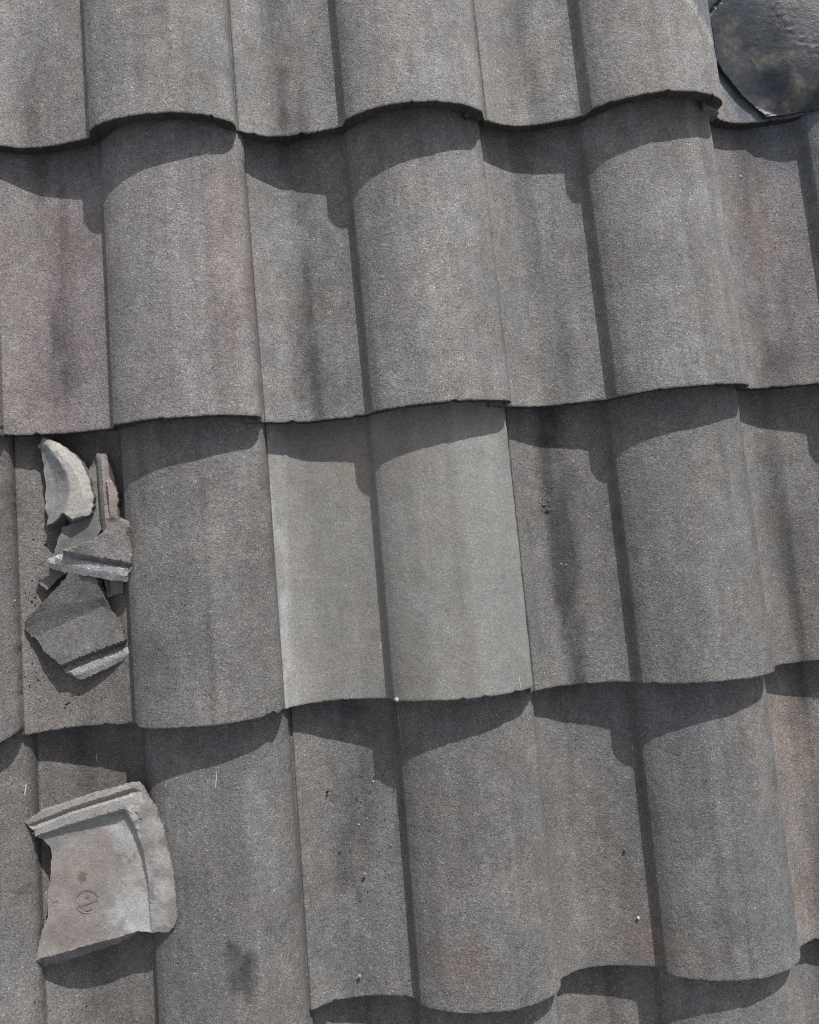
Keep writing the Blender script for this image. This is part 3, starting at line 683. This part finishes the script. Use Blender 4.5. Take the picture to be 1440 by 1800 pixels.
# stamped mark: flat ribbons, groove shade and grime painted as dark colour
def stroke(pts, w, h, row, zoff):
    """flat ribbon along pixel points"""
    q = [pxr(x, y, h / 1000, row) for x, y in pts]; V = []; F = []
    for i, a in enumerate(q):
        d = (q[min(i + 1, len(q) - 1)] - q[max(i - 1, 0)]); n = Vector((-d.y, d.x, 0)).normalized()
        ww = w * (.5 + .5 * math.sin(math.pi * (i + .5) / len(q)))
        V += [a + n * ww + Vector((0, 0, zoff)), a - n * ww + Vector((0, 0, zoff))]
        if i: F.append((2 * i - 2, 2 * i - 1, 2 * i + 1, 2 * i))
    return V, F
M_GROOVE = plain('groove_shade_grime', (0.16, .14, .125), ns=300)
M_PALE = plain('pale_stroke', (.34, .32, .30), ns=300)  # pale strokes for the lower side of the round mark
ZM = .0007
def marks(name, strokes, m, parent, row=3, h=38.2, zoff=ZM):
    V, F = [], []
    for pts, w in strokes:
        v, f = stroke(pts, w, h, row, zoff); b = len(V); V += v; F += [tuple(i + b for i in g) for g in f]
    inv = (RM.inverted() @ parent.matrix_world).inverted() if parent else Matrix.Identity(4)
    V = [inv @ v for v in V]
    oo = mesh_obj(name, V, F, [m], None, None, parent); return oo
def arc(cx, cy, r, a0, a1, n=14): return [(cx + r * math.cos(math.radians(a0 + (a1 - a0) * i / n)), cy - r * .98 * math.sin(math.radians(a0 + (a1 - a0) * i / n))) for i in range(n + 1)]
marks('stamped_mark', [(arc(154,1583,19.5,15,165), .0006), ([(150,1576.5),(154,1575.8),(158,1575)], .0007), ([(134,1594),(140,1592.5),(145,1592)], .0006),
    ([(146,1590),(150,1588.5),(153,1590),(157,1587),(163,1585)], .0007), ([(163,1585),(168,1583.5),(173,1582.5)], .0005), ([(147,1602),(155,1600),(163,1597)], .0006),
    ], M_GROOVE, big)
marks('stamped_arc', [(arc(227,1513,9,40,140,8), .0004)], M_GROOVE, big, h=40); marks('stamped_arc', [(arc(100,1589,6,40,150,8), .0004)], M_GROOVE, big)
marks('stamped_rim', [(arc(154,1585,19.5,-160,-20), .0006), (arc(154,1585,17.5,150,185,6), .0005)], M_PALE, big)

# ------------------------------------------------------------------ crumbs and pebbles
def surf(X, Y):
    row = -math.floor(Y / L + 1e-6) ; col = math.floor(X / W)
    return float(prof(np.array([(X / W) % 1.0]))[0]) + H * (1 - (Y + row * L) / L)
def pebble(x, y, h, r, colr, label, seed, flat=.6):
    q = pxr(x, y, h / 1000, {0: 0}.get(0, 0)) if False else px(x, y, h / 1000)
    rs = random.Random(seed); V = []; F = []; nr, ns = 6, 9
    V.append((0, 0, r * flat)); 
    for i in range(1, nr):
        for j in range(ns):
            a = math.pi * i / nr; b = 2 * math.pi * j / ns; k = r * rs.uniform(.72, 1.15)
            V.append((k * math.sin(a) * math.cos(b), k * math.sin(a) * math.sin(b) * .8, k * flat * math.cos(a)))
    V.append((0, 0, -r * flat))
    for j in range(ns):
        F.append((0, 1 + j, 1 + (j + 1) % ns)); F.append((len(V) - 1, 1 + (nr - 2) * ns + (j + 1) % ns, 1 + (nr - 2) * ns + j))
        for i in range(nr - 2):
            a = 1 + i * ns + j; b = 1 + i * ns + (j + 1) % ns; F.append((a, a + ns, b + ns, b))
    z = surf(q.x, q.y)
    o = mesh_obj('pebble', V, F, [M_RAW], np.array([colr] * len(V)), Matrix.Translation((q.x, q.y, z + r * flat * .55)) @ Matrix.Rotation(seed, 4, 'Z'), smooth=False)
    return tag(o, label, 'pebble', 'small crumbs and pebbles on the tiles')
pebble(576,1393,5,.0024,(.03,.03,.03),'tiny black crumb in the pan below the pale replacement tile',1)
pebble(1098,1493,8,.0026,(.17,.155,.14),'small grey pebble in the brownish pan at the lower right',2)
pebble(632,1721,8,.0027,(.29,.28,.27),'pale pebble near the lower edge of the pan at the bottom centre',3)
pebble(641,1538,5,.0026,(.24,.23,.22),'small grey pebble higher in the same pan as the pale pebble near the lower edge',4)
pebble(1120,1611,8,.0022,(.62,.61,.58),'tiny white crumb low in the brownish pan at the lower right',5)
pebble(696,1224,16,.0034,(.48,.47,.45),'white chip at the nose of the pale replacement tile',6)
pebble(963,897,2,.0040,(.07,.068,.066),'dark crumb in the stained pan right of the pale replacement tile',7)
pebble(987,992,2,.0022,(.28,.26,.25),'small grey crumb far below the dark crumb in the stained pan',8)
pebble(1305,308,4,.0030,(.30,.33,.37),'blue grey blob of sealant on the pinkish tile under the flashing',9,.25)
pebble(1131,222,60,.0030,(.27,.29,.31),'pale round drop of sealant in the shade on a roll near the flashing',10,.2)
pebble(1233,17,36,.0040,(.12,.13,.14),'dark stud of sealant beside the crack of the flashing',11,.4)

pebble(84,894,20,.0022,(.55,.54,.51),'tiny white chip at the left foot of the crescent shaped shard',12)
pebble(164,944,26,.0020,(.42,.40,.38),'crumb of broken concrete between the narrow shard and the triangular shard',13)
pebble(176,1231,2,.0020,(.40,.38,.36),'tiny pale crumb in the pan below the diamond shaped shard',14)
pebble(60,1158,14,.0016,(.30,.28,.27),'tiny crumb left of the lower corner of the diamond shaped shard',15)

# ------------------------------------------------------------------ small white scratches on the tiles
M_WHITE = plain('white_scratch', (.42, .42, .41), ns=400)
def scratch(tile, pts, w):
    inv = tile.matrix_world.inverted(); org = inv @ (RM @ Vector(CP)); V = []; F = []; q = []
    for x, y in pts:
        d = inv.to_3x3() @ (RM.to_3x3() @ (CM @ Vector(((x - 720) / FPX, -(y - 900) / FPX, -1)))); ok, hit, nn, _ = tile.ray_cast(org, d.normalized())
        if ok: q.append((hit, nn))
    if len(q) < 2: return
    for i, (h, nn) in enumerate(q):
        t = (q[min(i + 1, len(q) - 1)][0] - q[max(i - 1, 0)][0]).normalized(); sd = t.cross(nn).normalized() * w * (.35 + .65 * math.sin(math.pi * (i + .5) / len(q)))
        V += [h + sd + nn * .0005, h - sd + nn * .0005]
        if i: F.append((2 * i - 2, 2 * i - 1, 2 * i + 1, 2 * i))
    mesh_obj('scratch', V, F, [M_WHITE], parent=tile)
bpy.context.view_layer.update()
scratch(TO[3, -1], [(47,1377),(45,1384),(44,1392),(42,1398)], .0008); scratch(TO[3, -1], [(39,1382),(43,1381),(48,1378)], .0006)
scratch(TO[3, 0], [(171,1324),(170,1330),(171,1337)], .0007); scratch(TO[3, 0], [(293,1376),(292,1381),(293,1386)], .0006)
scratch(TO[3, 0], [(381,1357),(381,1366),(380,1375),(379,1385)], .0005); scratch(TO[2, 1], [(912,1187),(913,1195),(914,1203),(914,1209)], .0006)
scratch(TO[2, 1], [(668,1128),(670,1134),(668,1141)], .0010); scratch(TO[3, 1], [(699,1240),(701,1258),(703,1276),(706,1294)], .0003)

# ------------------------------------------------------------------ fine grit caught in the pans and below the breakage
rg = np.random.RandomState(5); GV, GF, GC = [], [], []
def grain(X, Y, r, c):
    row = -math.floor(Y / L); b = len(GV); z = surf(X, Y) + TJ.get((row, math.floor(X / W)), (0, 0, 0, 0))[3] + r * .35
    for dx, dy, dz in ((1,0,0),(0,1,0),(-1,0,0),(0,-1,0),(0,0,1),(0,0,-.6)):
        k = rg.uniform(.6, 1.2); GV.append((X + dx * r * k + dy * r * .3, Y + dy * r * k, z + dz * r * k * .8)); GC.append(c)
    for f in ((0,1,4),(1,2,4),(2,3,4),(3,0,4),(1,0,5),(2,1,5),(3,2,5),(0,3,5)): GF.append(tuple(i + b for i in f))
def tone():
    t = rg.choice([.035, .09, .2, .34, .5], p=[.34, .2, .2, .16, .10]); return (t, t * .97, t * .92)
for i in range(420):
    c = rg.randint(-1, 4); X = (c + float(np.clip(rg.normal(.22, .07), .03, .39))) * W; Y = -rg.uniform(-.02, 1.75) * 1.0
    if (Y / L) % 1 < .03: continue
    grain(X, Y, abs(rg.normal(.0005, .00025)) + .00025, tone())
for cx_, cy_, sp_, n_ in ((120, 1215, .018, 46), (205, 1090, .006, 16), (75, 930, .007, 26), (60, 1050, .006, 16), (205, 870, .005, 14), (150, 1730, .02, 20), (80, 1400, .008, 14), (960, 890, .008, 26), (60, 1180, .006, 8), (985, 1000, .012, 12), (655, 1420, .02, 24), (640, 1560, .015, 12)):
    q = px(cx_, cy_, .004)
    for i in range(n_): grain(q.x + rg.normal(0, sp_), q.y + rg.normal(0, sp_ * 1.6), abs(rg.normal(.0007, .0004)) + .0004, tone())
go = mesh_obj('grit', GV, GF, [M_RAW], np.array(GC), smooth=False)
tag(go, 'fine dark and pale grit scattered along the pans of the tiles', 'grit', kind='stuff')
